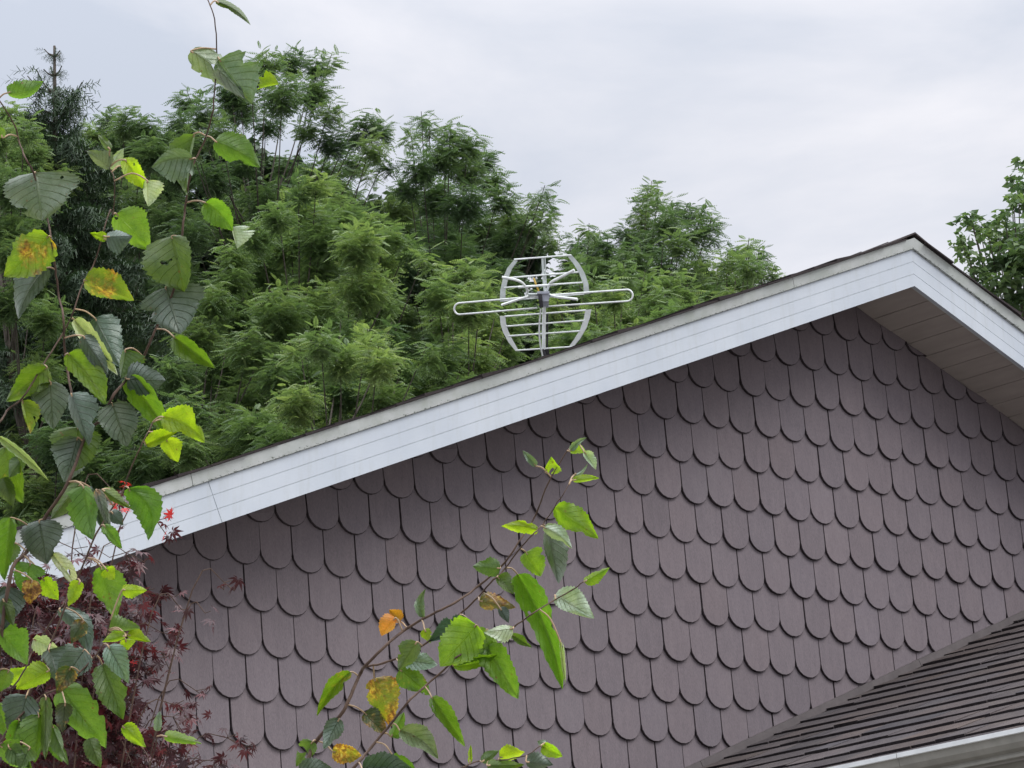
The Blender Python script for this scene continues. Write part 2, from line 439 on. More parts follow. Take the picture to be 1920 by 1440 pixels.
# main roof: deck and lapped shingle courses with a ragged front edge
mb = MB()
for side in (-1, 1):
    rake_bar(mb, side, None, SLEFT, .215, .264, YF+.031, YB, (.6, .6, .6), 1)
    s = SLEFT+.03; kk = 0
    while s > .02:
        y = YF-.040+rnd.gauss(0, .005)
        t0 = .2685; lift = .0135+rnd.gauss(0, .0035)
        s_lo, s_hi = s, max(smin(.28), s-.235)
        v = 1+rnd.gauss(0, .12)
        seg = [y]; 
        while seg[-1] < YB: seg.append(seg[-1]+rnd.uniform(.25, .9))
        for q in range(len(seg)-1):
            l2 = lift+rnd.gauss(0, .002)
            pts = []
            for yy_ in (seg[q], seg[q+1]-.002):
                pts += [rk(side, s_lo, t0, yy_), rk(side, s_lo, t0+l2, yy_), rk(side, s_hi, t0+.006, yy_), rk(side, s_hi, t0-.002, yy_)]
            fs = [(0,1,2,3), (7,6,5,4), (0,4,5,1), (1,5,6,2), (2,6,7,3), (3,7,4,0)]
            if side > 0: fs = [tuple(reversed(f)) for f in fs]
            mb.add(pts, fs, (v*.42, v*.40, v*.41))
        s -= .205
# ridge caps
y = YF-.036
while y < YB:
    y2 = y+.3
    pts = []
    for yy_, up in ((y, .293), (y2, .287)):
        a = rk(-1, .15, up-.012, yy_); b = rk(1, .15, up-.012, yy_); c = Vector((AX, yy_, AZ+(up+.003)/CO)); 
        pts += [a, c, b, b-Vector((0, 0, .010)), c-Vector((0, 0, .010)), a-Vector((0, 0, .010))]
    mb.add(pts, [(0,5,4,1), (1,4,3,2), (6,7,10,11), (7,8,9,10), (0,1,7,6), (1,2,8,7), (0,6,11,5), (2,3,9,8), (5,11,10,4), (4,10,9,3)], (.7, .68, .68)); y += .22
mb.build('roof', [ROOF, DARK], house)
# eave fascias of the main roof (out of frame on the left)
mb = MB()
for side in (-1, 1):
    p = rk(side, SLEFT, 0, 0)
    xs = sorted((p.x-side*.0, p.x-side*.03)); mb = MB(); mb.box((xs[0], YF+.022, p.z), (xs[1], YB, p.z+.2))
    mb.build('eave_fascia', WHITE, house)

# lower projecting roof -------------------------------------------------
LX0, LS = 2.53, .405
def lz(x): return -.842 + LS*(x-3.363)
RX = 7.3
wing = MB()
A = [(2.95, -3.95, GZ), (2*RX-2.95, -3.95, GZ), (2*RX-2.95, -3.95, lz(2.95)-.12), (RX, -3.95, lz(RX)-.12), (2.95, -3.95, lz(2.95)-.12)]
wing.prism(A, [(x, .0, z) for x, y, z in A])
wing.build('wing_wall', SIDING, house)
mb = MB()
lc = math.sqrt(1+LS*LS)
def lp(x, n, y, side=-1):
    nx, nz = -LS/lc, 1/lc
    X = x+nx*n; Z = lz(x)+nz*n
    return (X, y, Z) if side < 0 else (2*RX-X, y, Z)
for side in (-1, 1):
    a = [lp(LX0, -.11, -4.3, side), lp(RX, -.11, -4.3, side), lp(RX, -.004, -4.3, side), lp(LX0, -.004, -4.3, side)]
    b = [(x, -.03, z) for x, y, z in a]
    if side > 0: a, b = a[::-1], b[::-1]
    mb.prism(a, b, (.8, .8, .8), 1)
    x = LX0+.01; row = 0
    while x < RX-.01:
        y = -4.33 - rnd.uniform(0, .2)
        while y < -.02:
            wdt = rnd.uniform(.14, .5); y2 = min(y+wdt, -.012)
            if y2-y < .01: break
            thick = rnd.random() < .5
            lift = (.0215 if thick else .0195)+rnd.gauss(0, .0012)
            wob = .006*math.sin(y*2.1+row*1.7)+.004*math.sin(y*5.3+row*3.1)
            xs = x + rnd.gauss(0, .0028) + wob*1.5
            xt = min(x+.235, RX)
            v = max(.6, 1+rnd.gauss(0, .13)); h = rnd.gauss(0, .04)
            pts = []
            for yy_ in (max(y, -4.3), y2-.001):
                dz = rnd.gauss(0, .0014)
                pts += [lp(xs, -.002, yy_, side), lp(xs, lift+dz, yy_, side), lp(xt, .006+(.002 if thick else 0), yy_, side), lp(xt, -.002, yy_, side)]
            fs = [(0,1,2,3), (7,6,5,4), (0,4,5,1), (1,5,6,2), (2,6,7,3), (3,7,4,0)]
            if side > 0: fs = [tuple(reversed(f)) for f in fs]
            mb.add(pts, fs, (v*(1+h), v, v*(1-h)))
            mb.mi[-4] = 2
            y = y2
        x += .205; row += 1
y = -4.32
while y < -.05:
    pts = []
    for yy_, up in ((y, .036), (min(y+.3, -.015), .026)):
        a = Vector(lp(RX-.16, up, yy_)); b = Vector(lp(RX-.16, up, yy_, 1)); c = Vector((RX, yy_, lz(RX)+up*lc+.004))
        pts += [a, c, b, b-Vector((0, 0, .01)), c-Vector((0, 0, .01)), a-Vector((0, 0, .01))]
    mb.add(pts, [(0,5,4,1), (1,4,3,2), (6,7,10,11), (7,8,9,10), (0,1,7,6), (1,2,8,7), (0,6,11,5), (2,3,9,8), (5,11,10,4), (4,10,9,3)], (.9, .9, .9)); y += .22
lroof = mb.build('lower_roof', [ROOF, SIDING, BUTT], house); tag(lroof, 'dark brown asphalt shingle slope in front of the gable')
child_origin(lroof, house.location)
mb = MB()   # stepped flashing up the wall
for side in (-1, 1):
    cuts = [LX0-.1, 3.42, 5.2, RX]
    for q in range(3):
        a = cuts[q]+(.0015 if q else 0); b = cuts[q+1]-(.0015 if q < 2 else 0)
        A = [lp(a, .012, -.066, side), lp(b, .012, -.066, side), lp(b, .054, -.060, side), lp(a, .054, -.060, side)]
        B = [lp(a, .012, -.005, side), lp(b, .012, -.005, side), lp(b, .052, -.005, side), lp(a, .052, -.005, side)]
        if side > 0: A, B = A[::-1], B[::-1]
        mb.prism(A, B)
mb.build('flashing', FLASH, lroof)
# gutter: closed profile run along the eave
mb = MB(); 
gx_, gz_ = 2.465, -1.152
prof = [(0, 0), (.0, -.022), (.012, -.024), (.016, -.060), (.030, -.085), (.052, -.098), (.052, -.106), (.046, -.108), (.046, -.122), (.15, -.122), (.15, -.01), (.146, -.01), (.146, -.117), (.052, -.117), (.060, -.095), (.036, -.080), (.022, -.058), (.018, -.012), (.012, -.010), (.012, 0)]
ys = (-4.3, -2.43, -2.43, -.02)
n = len(prof)
for (ya, yb) in ((-4.3, -2.402), (-2.399, -.03)):
    vs = [(gx_+x, ya, gz_+z) for x, z in prof] + [(gx_+x, yb, gz_+z) for x, z in prof]
    fs = [(i, (i+1) % n, n+(i+1) % n, n+i) for i in range(n)] + [tuple(range(n-1, -1, -1)), tuple(range(n, 2*n))]
    mb.add(vs, fs)
    for i in (0, 1, n-1, n-2): mb.mi[len(mb.mi)-len(fs)+i] = 1
    for i in (11, 12, 13, 14, 15, 16, 17): mb.mi[len(mb.mi)-len(fs)+i] = 2  # gutter inside coloured dark as painted shade below the roof edge
mb.build('gutter', [GUTTER, GUTLIP, BUTT], lroof)
mb = MB(); mb.box((2.62, -4.28, -1.36), (2.66, -.012, -1.16)); mb.box((2.661, -4.28, -1.36), (2.95, -.012, -1.345)); mb.build('eave_fascia', GUTTER, lroof)

# ------------------------------------------------------------------ antenna
AD = 19.35
base = P(1020, 668, AD)
ant = empty('tv_antenna', base)
tag(ant, 'grey grid television antenna with a long looped dipole on the roof slope', 'antenna')
def ap(cx, cy, fwd=0.0):     # crop pixel of the antenna -> point on its own upright plane, fwd metres toward the viewer
    # the plane stands upright, turned slightly off the line of sight
    px, py = 820+cx/4.8, 440+cy/4.8
    q = P(px, py, AD)
    # lean of the plane: right end nearer
    lat = (px-1018)/FPX*AD
    return q - D*(lat*.16) - Vector((D.x, D.y, 0)).normalized()*fwd
def arod(mb, pts, r, fwd=0.0, seg=6, cat=False):
    q = [ap(p[0], p[1], p[2] if len(p) > 2 else fwd) for p in pts]
    if cat: q = catmull(q, 5)
    mb.tube(q, r, seg)
def astrap(mb, outer, inner, f0=0.0, th=.012):
    o_ = [ap(*p, f0) for p in outer]; i_ = [ap(*p, f0) for p in inner]
    ob = [ap(*p, f0-th) for p in outer]; ib = [ap(*p, f0-th) for p in inner]
    n = len(outer); vs = o_+i_+ob+ib; fs = []
    for k in range(n-1):
        fs += [(k, k+1, n+k+1, n+k), (2*n+k+1, 2*n+k, 3*n+k, 3*n+k+1), (k+1, k, 2*n+k, 2*n+k+1), (n+k, n+k+1, 3*n+k+1, 3*n+k)]
    fs += [(0, n, 3*n, 2*n), (n-1, 3*n-1, 4*n-1, 2*n-1)]
    mb.add(vs, fs)
for outer, inner in (
    ([(690,225),(628,300),(590,390),(566,500),(562,600)], [(722,232),(668,310),(635,395),(614,500),(612,600)]),
    ([(562,730),(568,800),(590,870),(640,965),(705,1045)], [(612,730),(618,795),(640,870),(680,950),(728,1035)]),
    ([(1205,180),(1275,260),(1325,345),(1358,440),(1366,530)], [(1170,190),(1228,265),(1275,345),(1312,440),(1318,535)]),
    ([(1384,672),(1372,745),(1340,840),(1285,935),(1222,1012)], [(1330,678),(1318,755),(1285,850),(1235,935),(1180,1012)])):
    mb = MB(); astrap(mb, outer, inner); mb.build('reflector_strap', ALUD if outer[0][1] < 400 else ALU, ant)
for a, b in (((690,222),(1205,185)), ((630,388),(1268,338)), ((600,475),(1305,432)), ((605,592),(1320,535)), ((606,735),(1335,682)), ((618,824),(1318,774)), ((640,912),(1282,868)), ((705,1042),(1215,1010))):
    mb = MB(); arod(mb, [a, b], .0045); mb.build('reflector_rod', ALU, ant)
mb = MB(); arod(mb, [(945,192,-.01),(960,440,-.01),(975,560,-.01)], .0075); arod(mb, [(968,192,-.01),(978,440,-.01)], .004); mb.build('reflector_spine', ALUD, ant)
# folded dipole loop
mb = MB(); loop = []
L0, R0_ = (205, 697), (1700, 582)
def arc_pts(c, r, a0, a1, n):
    return [(c[0]+r*math.cos(math.radians(a0+(a1-a0)*k/n)), c[1]-r*math.sin(math.radians(a0+(a1-a0)*k/n)), .07) for k in range(n+1)]
loop = arc_pts(L0, 52, 95, 265, 10) + [(900, 692, .07)]
arod(mb, [(905, 588, .07)] + loop, .0052, seg=8)
loop = [(1000, 678, .07)] + arc_pts(R0_, 52, -85, 85, 10) + [(1010, 578, .07)]
arod(mb, loop, .0052, seg=8)
mb.build('dipole_loop', ALU, ant)
mb = MB(); arod(mb, [(870, 590, .07), (1060, 580, .07)], .009); arod(mb, [(730, 530, .12), (1075, 505, .12)], .006); mb.build('director_rod', ALU, ant)
for pts in ([(585,462,.17),(700,480,.16),(770,498,.13),(812,545,.10),(800,580,.07)], [(800,575,.07),(806,600,.09),(740,640,.13),(580,712,.17)],
            [(1230,402,.17),(1120,450,.15),(1020,490,.12),(985,540,.08)], [(1000,570,.07),(1060,605,.10),(1150,635,.14),(1258,662,.17)]):
    mb = MB(); arod(mb, pts, .0078, cat=True); mb.build('whisker', ALU, ant)
mb = MB(); arod(mb, [(800,572,.07),(900,575,.08)], .008); arod(mb, [(960,560,.07),(1005,560,.07)], .012); mb.build('boom', ALUD, ant)
def abox(mb, x0, y0, x1, y1, f0, f1):
    mb.add([ap(x0,y1,f0), ap(x1,y1,f0), ap(x1,y0,f0), ap(x0,y0,f0), ap(x0,y1,f1), ap(x1,y1,f1), ap(x1,y0,f1), ap(x0,y0,f1)],
           [(0,3,2,1),(4,5,6,7),(0,1,5,4),(1,2,6,5),(2,3,7,6),(3,0,4,7)])
mb = MB(); abox(mb, 935, 578, 1003, 655, .0, .12); abox(mb, 900, 570, 1010, 592, .02, .13); mb.build('feeder_box', BOX, ant)
mb = MB(); arod(mb, [(925,600,.12),(930,650,.125),(938,712,.12)], .012); mb.build('balun', BLACK, ant)
mb = MB(); arod(mb, [(868,440,.10),(885,490,.11),(912,552,.09)], .006); mb.build('cap', YELLOW, ant)
mb = MB(); arod(mb, [(962,655,.02),(958,860,.02),(957,1048,.02)], .0100, seg=8); mb.build('mast', ALU, ant)
mb = MB(); arod(mb, [(932,715,.10),(918,860,.07),(925,1000,.05),(948,1105,.03)], .0052, cat=True); mb.build('cable', ALU, ant)
mb = MB(); arod(mb, [(990,700,-.02),(988,1000,-.02),(1005,1090,-.02)], .006); arod(mb, [(950,1040,.02),(968,1110,.02)], .013); arod(mb, [(968,1040,.02),(985,1120,-.0)], .010)
mb.tube([base, base-Vector((0, 0, .25))], .016, 8)
mb.build('bracket', BLACK, ant)

# ------------------------------------------------------------------ pinnate-leaved trees behind the house
def frond_template(n, droop, curl):
    V = []; Q = []
    Lr = 1.0
    def rach(t): return np.array((t, 0, -droop*t*t))
    for k in range(n):
        t = .16+.80*k/(n-1); c = rach(t); ll = .235*(math.sin(math.pi*(.16+.74*k/(n-1)))**.5)
        for sd_ in (-1, 1):
            d = np.array((.38, sd_*.92, -curl)); d /= np.linalg.norm(d)
            s_ = np.array((.92, -sd_*.38, 0)); wd = ll*.25
            b = len(V)
            V += [c, c+d*ll*.45+s_*wd+(0, 0, .012), c+d*ll, c+d*ll*.45-s_*wd-(0, 0, .012)]
            Q.append((b, b+1, b+2, b+3))
    b = len(V); c = rach(.96); V += [c, c+(.09, .045, -.02), c+(.2, 0, -.07), c+(.09, -.045, -.02)]; Q.append((b, b+1, b+2, b+3))
    b = len(V); V += [rach(0)+(0, -.008, 0), rach(0)+(0, .008, 0), rach(.5)+(0, .006, 0), rach(.5)+(0, -.006, 0)]; Q.append((b, b+1, b+2, b+3))
    b = len(V); V += [rach(.5)+(0, -.006, 0), rach(.5)+(0, .006, 0), rach(1)+(0, .004, 0), rach(1)+(0, -.004, 0)]; Q.append((b, b+1, b+2, b+3))
    return np.array(V), np.array(Q)
def simple_leaf_template():
    V = np.array([(0,0,0), (.25,.32,.05), (.62,.28,.04), (1,0,-.1), (.62,-.28,.04), (.25,-.32,.05), (.5, 0, -.02)])
    Q = np.array([(0,1,2,6), (6,2,3,3), (0,6,4,5), (6,3,4,4)])
    V = np.array([(0,0,0), (.2,.3,.06), (.55,.3,.06), (1,0,-.1), (.5,0,-.03), (.2,-.3,.06), (.55,-.3,.06)])
    Q = np.array([(0,4,2,1), (4,3,2,2), (0,5,6,4), (4,6,6,3)])
    # two quads with a shared midrib
    V = np.array([(0,0,0), (.35,.33,.07), (1,0,-.08), (.35,-.33,.07), (.55,0,-.04)])
    Q = np.array([(0,4,2,1), (0,3,2,4)])
    return V, Q
FR = [frond_template(7, .38, .45), frond_template(8, .62, .6), frond_template(7, .2, .35)]
SLF = [simple_leaf_template()]
NEED = None
def spray_template():
    V = []; Q = []
    for k in range(16):
        t = k/16; a = k*2.4
        d = np.array((.5, math.cos(a)*.8, math.sin(a)*.6-.2)); d /= np.linalg.norm(d)
        c = np.array((t, 0, -.25*t*t)); s_ = np.cross(d, (0, 0, 1.)); s_ /= np.linalg.norm(s_)
        b = len(V); V += [c-s_*.022, c+s_*.022, c+d*.26+s_*.012, c+d*.26-s_*.012]; Q.append((b, b+1, b+2, b+3))
    return np.array(V), np.array(Q)
SPR = [spray_template()]

def norm(a): return a/np.maximum(1e-9, np.linalg.norm(a, axis=-1, keepdims=True))
def scatter(templates, O, X, size, twist, var):
    """place a template at every origin O with long axis X"""
    Vs, Qs, As = [], [], []; off = 0
    which = rng.integers(0, len(templates), len(O))
    up = np.array((0, 0, 1.))
    for ti, (TV, TQ) in enumerate(templates):
        m = which == ti
        if not m.any(): continue
        x = norm(X[m]); y = norm(np.cross(np.broadcast_to(up, x.shape), x)+1e-6); z = np.cross(x, y)
        tw = twist[m][:, None]; y2 = y*np.cos(tw)+z*np.sin(tw); z2 = -y*np.sin(tw)+z*np.cos(tw)
        s_ = size[m][:, None, None]
        V = O[m][:, None, :] + s_*(TV[None, :, 0:1]*x[:, None]+TV[None, :, 1:2]*y2[:, None]+TV[None, :, 2:3]*z2[:, None])
        n = len(V); nt_ = len(TV)
        Q = TQ[None]+(np.arange(n)*nt_)[:, None, None]+off
        Vs.append(V.reshape(-1, 3)); Qs.append(Q.reshape(-1, 4)); As.append(np.repeat(var[m], nt_)); off += n*nt_
    return np.concatenate(Vs), np.concatenate(Qs), np.concatenate(As)

def lobe_world(lb, dist, jitter):
    out = []
    for q in lb:
        x, y, r = q[:3]; d = dist + (q[3] if len(q) > 3 else rnd.uniform(-jitter, jitter))
        out.append((np.array(P(x, y, d)), r/FPX*d))
    return out

def tree(name, label, lobes, dist, mat, kind='frond', dens=1.0, jitter=1.6, size=.150, base_px=None, group=None, shape=None, tip=0.0):
    """lobes: (photo x, y, radius px[, depth offset]) of every foliage clump; trunk and limbs reach each of them"""
    LW = lobe_world(lobes, dist, jitter)
    cx = sum(c for c, r in LW)/len(LW)
    top = max(c[2]+r for c, r in LW)
    if base_px is not None:
        b = P(base_px, 700, dist); bx, by = b.x, b.y
    else: bx, by = cx[0], cx[1]
    root = empty(name, (bx, by, GZ)); tag(root, label, 'tree', group)
    # trunk and limbs
    mb = MB(); th = (top-GZ)
    tr = [Vector((bx+.25*math.sin(k*1.3), by+.25*math.cos(k*1.7), GZ+th*.86*k/8)) for k in range(9)]
    mb.tube(catmull(tr, 3), [.17*(1-.88*i/24) for i in range(25)], 8); mb.build('trunk', BARK, root, True)
    mb = MB()
    for li, (c, r) in enumerate(LW):
        c = Vector(c); z0 = max(GZ+3, c.z-max(1.0, .55*(c.xy-Vector((bx, by))).length+1.0)); t = min(.98, (z0-GZ)/(th*.86)); i = t*8
        a = tr[int(i)].lerp(tr[min(8, int(i)+1)], i-int(i)); mid = a.lerp(c, .55)+Vector((0, 0, -.15))
        mb.tube(catmull([a, mid, c+Vector((0, 0, r*.5))], 4), [(.013 if li < 30 else .006)*(1-.7*q/8) for q in range(9)], 5)
    mb.build('limb', BARK, root)
    O, X, S, T, Va = [], [], [], [], []
    for c, r in LW:
        n = max(6 if kind == 'frond' else 2, int(dens*(160 if kind == 'frond' else 60)*(r/.45)**2))
        # shoots on and inside the clump
        d = norm(rng.normal(size=(n, 3))); d[:, 2] = np.abs(d[:, 2])*1.1-.45; d = norm(d)
        rad = r*rng.uniform(.35, 1.05, n)**.6
        p = c + d*rad[:, None]*np.array((1.05, 1.05, .95))
        lv = rng.normal(.45, .17)
        if kind == 'frond':
            ns = 8; ax = norm(d*np.array((1, 1, .4))+np.array((0, 0, .8)))
            for k in range(ns):
                a = rng.uniform(0, 6.28, n); el = rng.uniform(-.55, .35, n) + (.25 if k == 0 else 0)
                dd = np.stack([np.cos(a)*np.cos(el), np.sin(a)*np.cos(el), np.sin(el)], 1)+ax*.1+d*.3
                O.append(p-ax*(k*.035)); X.append(dd); S.append(size*rng.uniform(.65, 1.15, n)); T.append(rng.normal(0, .35, n))
                Va.append(np.clip(lv+rng.normal(0, .14, n)+.12*d[:, 2], 0, 1))  # upper shoots tinted lighter, top light put into the leaf tone
        elif kind == 'leaf':
            ns = 16
            for k in range(ns):
                a = rng.uniform(0, 6.28, n); el = rng.uniform(-.9, .4, n)
                dd = np.stack([np.cos(a)*np.cos(el), np.sin(a)*np.cos(el), np.sin(el)], 1)
                pp = p+d*(k*.009-.06)+rng.normal(0, .035, (n, 3))
                O.append(pp); X.append(dd); S.append(size*rng.uniform(.7, 1.2, n)); T.append(rng.normal(0, .6, n)); Va.append(np.clip(lv+rng.normal(0, .18, n), 0, 1))
    O = np.concatenate(O); X = np.concatenate(X); S = np.concatenate(S); T = np.concatenate(T); Va = np.concatenate(Va)
    V, Q, A = scatter(FR if kind == 'frond' else SLF, O, X, S, T, Va)
    np_mesh('crown', V, Q, mat, root, A)
    return root

def fill(x0, x1, ytop, ybot, r, step, jit=.35):
    """clump positions filling the body of a crown below its outline; ytop is a function of x"""
    out = []; x = x0
    while x <= x1:
        y = ytop(x)
        while y < ybot:
            out.append((x+rnd.uniform(-1, 1)*step*jit, y+rnd.uniform(-1, 1)*step*jit, r*rnd.uniform(.75, 1.2)))
            y += step
        x += step
    return out
GRP = 'leafy trees growing behind the house'
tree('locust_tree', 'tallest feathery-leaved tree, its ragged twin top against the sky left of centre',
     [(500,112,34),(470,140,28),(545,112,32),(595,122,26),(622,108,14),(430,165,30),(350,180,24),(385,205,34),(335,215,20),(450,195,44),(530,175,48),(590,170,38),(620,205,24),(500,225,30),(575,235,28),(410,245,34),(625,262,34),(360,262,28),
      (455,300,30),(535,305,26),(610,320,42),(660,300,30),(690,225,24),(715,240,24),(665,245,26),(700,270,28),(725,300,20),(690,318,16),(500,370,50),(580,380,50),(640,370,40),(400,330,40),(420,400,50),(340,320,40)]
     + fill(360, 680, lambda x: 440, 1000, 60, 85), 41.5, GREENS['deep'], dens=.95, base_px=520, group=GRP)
tree('locust_tree', 'rounded feathery-leaved tree whose domed top stands just left above the antenna',
     [(790,215,13),(805,235,17),(770,250,12),(845,245,20),(880,265,25),(905,290,22),(835,285,38),(875,310,38),(790,310,34),(765,345,26),(920,330,28),(940,365,28),(810,365,44),(870,375,46),(750,385,34),(960,400,28),(905,420,40),(1022,352,10),(1028,378,14),(1005,375,16),(1020,405,18),(990,420,26),(1030,440,20),
      (830,440,46),(770,440,44),(950,450,30),(880,480,30)] + fill(740, 960, lambda x: 520, 1000, 60, 88), 40.5, GREENS['deep'], dens=1.2, base_px=850, group=GRP)
tree('locust_tree', 'feathery-leaved tree topped by one thin pagoda-like shoot right of the antenna',
     [(1222,345,12),(1215,362,14),(1235,372,16),(1205,385,16),(1260,385,18),(1290,390,20),(1322,392,15),(1335,415,16),(1250,412,28),(1205,415,24),(1300,425,26),(1330,435,16),(1180,440,26),(1225,450,34),(1275,450,26),(1310,465,18),(1190,480,34),(1240,500,38),(1290,505,26),(1150,500,36),(1210,540,40),(1270,550,40),(1150,555,44)]
     + fill(1120, 1280, lambda x: 600, 960, 55, 85), 39.5, GREENS['deep'], dens=1.25, base_px=1220, group=GRP)
tree('locust_tree', 'low feathery-leaved crown between the domed tree and the pagoda-like shoot',
     [(1105,425,14),(1125,438,14),(1085,450,20),(1115,465,28),(1140,455,20),(1070,478,22),(1110,500,34),(1150,485,22),(1060,525,30),(1100,550,42),(1050,590,40)]
     + fill(1020, 1120, lambda x: 620, 950, 50, 80), 41.8, GREENS['deep'], dens=1.2, base_px=1095, group=GRP)
tree('locust_tree', 'small feathery-leaved crown just above the white rake board nearest the ridge',
     [(1405,452,13),(1385,470,18),(1425,472,17),(1365,485,22),(1405,492,26),(1440,498,14),(1345,512,24),(1385,525,32),(1430,520,18),(1335,545,28),(1365,560,30),(1455,512,8)]
     + fill(1320, 1440, lambda x: 600, 900, 50, 80), 38.5, GREENS['mid'], dens=1.15, base_px=1380, group=GRP)
tree('locust_tree', 'light green feathery-leaved tree in front, its pointed crown below the tallest top',
     [(595,335,22),(560,352,24),(615,365,34),(570,392,42),(640,402,36),(520,400,30),(690,415,32),(605,440,56),(545,455,50),(670,455,46),(735,440,30),(480,440,34),(770,460,22),(720,485,40),(490,500,50),(440,470,30),(800,480,18),(430,520,40),(600,520,60),(680,540,52)]
     + fill(440, 740, lambda x: 590, 1000, 62, 88), 36.5, GREENS['fresh'], dens=1.2, base_px=600, group=GRP)
tree('locust_tree', 'light feathery-leaved crown right behind the left end of the antenna',
     [(875,500,24),(850,520,30),(905,530,30),(820,545,32),(880,570,42),(940,555,24),(840,600,38),(910,620,36),(960,600,30),(890,660,40),(830,660,36),(950,650,30)]
     + fill(820, 960, lambda x: 700, 950, 50, 80), 35, GREENS['fresh'], dens=1.2, base_px=880, group=GRP)
tree('locust_tree', 'bright bushy crown along the roof edge, directly right of the antenna',
     [(1170,505,22),(1210,520,26),(1260,520,24),(1150,545,28),(1110,530,20),(1230,560,34),(1290,545,24),(1180,590,36),(1120,600,34),(1260,590,32),(1070,620,32),(1310,570,18),(1030,640,26),(1140,640,36),(1080,500,18),(1040,560,22)]
     + fill(1060, 1260, lambda x: 660, 900, 50, 80), 34.5, GREENS['fresh'], dens=1.2, base_px=1180, group=GRP)
tree('locust_tree', 'low light green crown nearest the roof edge, below the pointed one',
     [(640,612,28),(600,632,30),(690,628,28),(735,615,22),(560,640,20),(640,665,44),(710,670,40),(575,690,40),(760,690,34),(800,660,22),(640,730,48),(720,735,46),(800,740,36),(560,750,44),(860,720,30),(480,800,50),(420,790,40),(560,820,50),(640,800,50)]
     + fill(380, 820, lambda x: 850, 1080, 55, 85), 33.5, GREENS['fresh'], dens=1.15, base_px=640, group=GRP)
tree('locust_tree', 'shadowed feathery-leaved tree between the fork of near twigs and the roof edge',
     [(400,560,40),(440,590,44),(370,620,44),(470,650,50),(400,690,50),(330,690,44),(520,600,40),(460,740,50),(350,770,50),(420,840,56),(300,800,50),(520,700,44),(330,870,56),(260,860,50)]
     + fill(220, 520, lambda x: 920, 1150, 60, 85), 35.5, GREENS['mid'], dens=1.15, base_px=400, group=GRP)
tree('leafy_tree', 'dense dark feathery-leaved tree in the dip between the spruce and the tallest top',
     [(200,215,18),(235,225,28),(275,232,26),(300,255,24),(180,245,26),(225,265,40),(285,285,40),(320,300,26),(245,320,50),(300,345,46),(190,330,44),(150,290,34),(250,390,54),(320,410,44)]
     + fill(250, 330, lambda x: 460, 1000, 62, 85), 43, GREENS['deep'], dens=1.3, base_px=240, group=GRP)
tree('leafy_tree', 'light green feathery-leaved tree low at the left edge behind the near leaves',
     [(15,212,28),(45,238,24),(-10,250,40),(30,290,38),(62,275,30),(20,345,46),(65,365,44),(100,335,36),(10,430,50),(60,540,40),(20,560,50),(90,590,40),(40,620,50),(110,650,36),(70,700,50),(20,700,50),(60,790,50),(120,740,40),(20,850,60),(110,830,50),(190,800,50),(180,880,60),(60,930,60),(20,470,40),(40,400,34),(0,330,40)]
     + fill(-60, 200, lambda x: 980, 1250, 60, 85), 37, GREENS['mid'], dens=1.2, base_px=40, group=GRP)
tree('leafy_tree', 'loose small-leaved tree at the right edge behind the falling rake board',
     [(1922,318,11),(1895,335,9),(1910,350,14),(1900,375,14),(1930,375,24),(1818,405,6),(1822,418,8),(1835,430,12),(1852,440,14),(1868,425,12),(1885,408,12),(1800,445,6),(1806,462,9),(1815,480,12),(1900,440,26),(1870,460,18),(1935,450,34),(1826,500,14),(1850,505,16),(1890,490,26),(1840,525,16),(1925,510,40),(1880,535,28),(1860,550,14),(1915,565,30),(1960,480,60),(1980,380,50),(1990,560,60)]
     + fill(1900, 2100, lambda x: 640, 900, 60, 85), 32, GREENS['deep'], 'leaf', dens=2.0, jitter=.8, size=.085, base_px=1960, group=GRP)
# deep wood filling in behind
def body(x):
    xs = [-100, 60, 200, 300, 420, 620, 720, 760, 980, 1040, 1180, 1340, 1470, 1500]
    ys = [320, 300, 320, 330, 330, 380, 440, 420, 470, 520, 520, 560, 570, 640]
    return float(np.interp(x, xs, ys))
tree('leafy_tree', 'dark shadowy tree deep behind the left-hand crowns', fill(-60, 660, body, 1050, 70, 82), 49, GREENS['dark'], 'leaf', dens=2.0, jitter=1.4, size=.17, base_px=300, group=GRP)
tree('leafy_tree', 'dark shadowy tree deep behind the crowns around the antenna', fill(700, 1420, lambda x: body(x)+30, 950, 62, 82), 48, GREENS['dark'], 'leaf', dens=1.5, jitter=1.4, size=.17, base_px=1040, group=GRP)

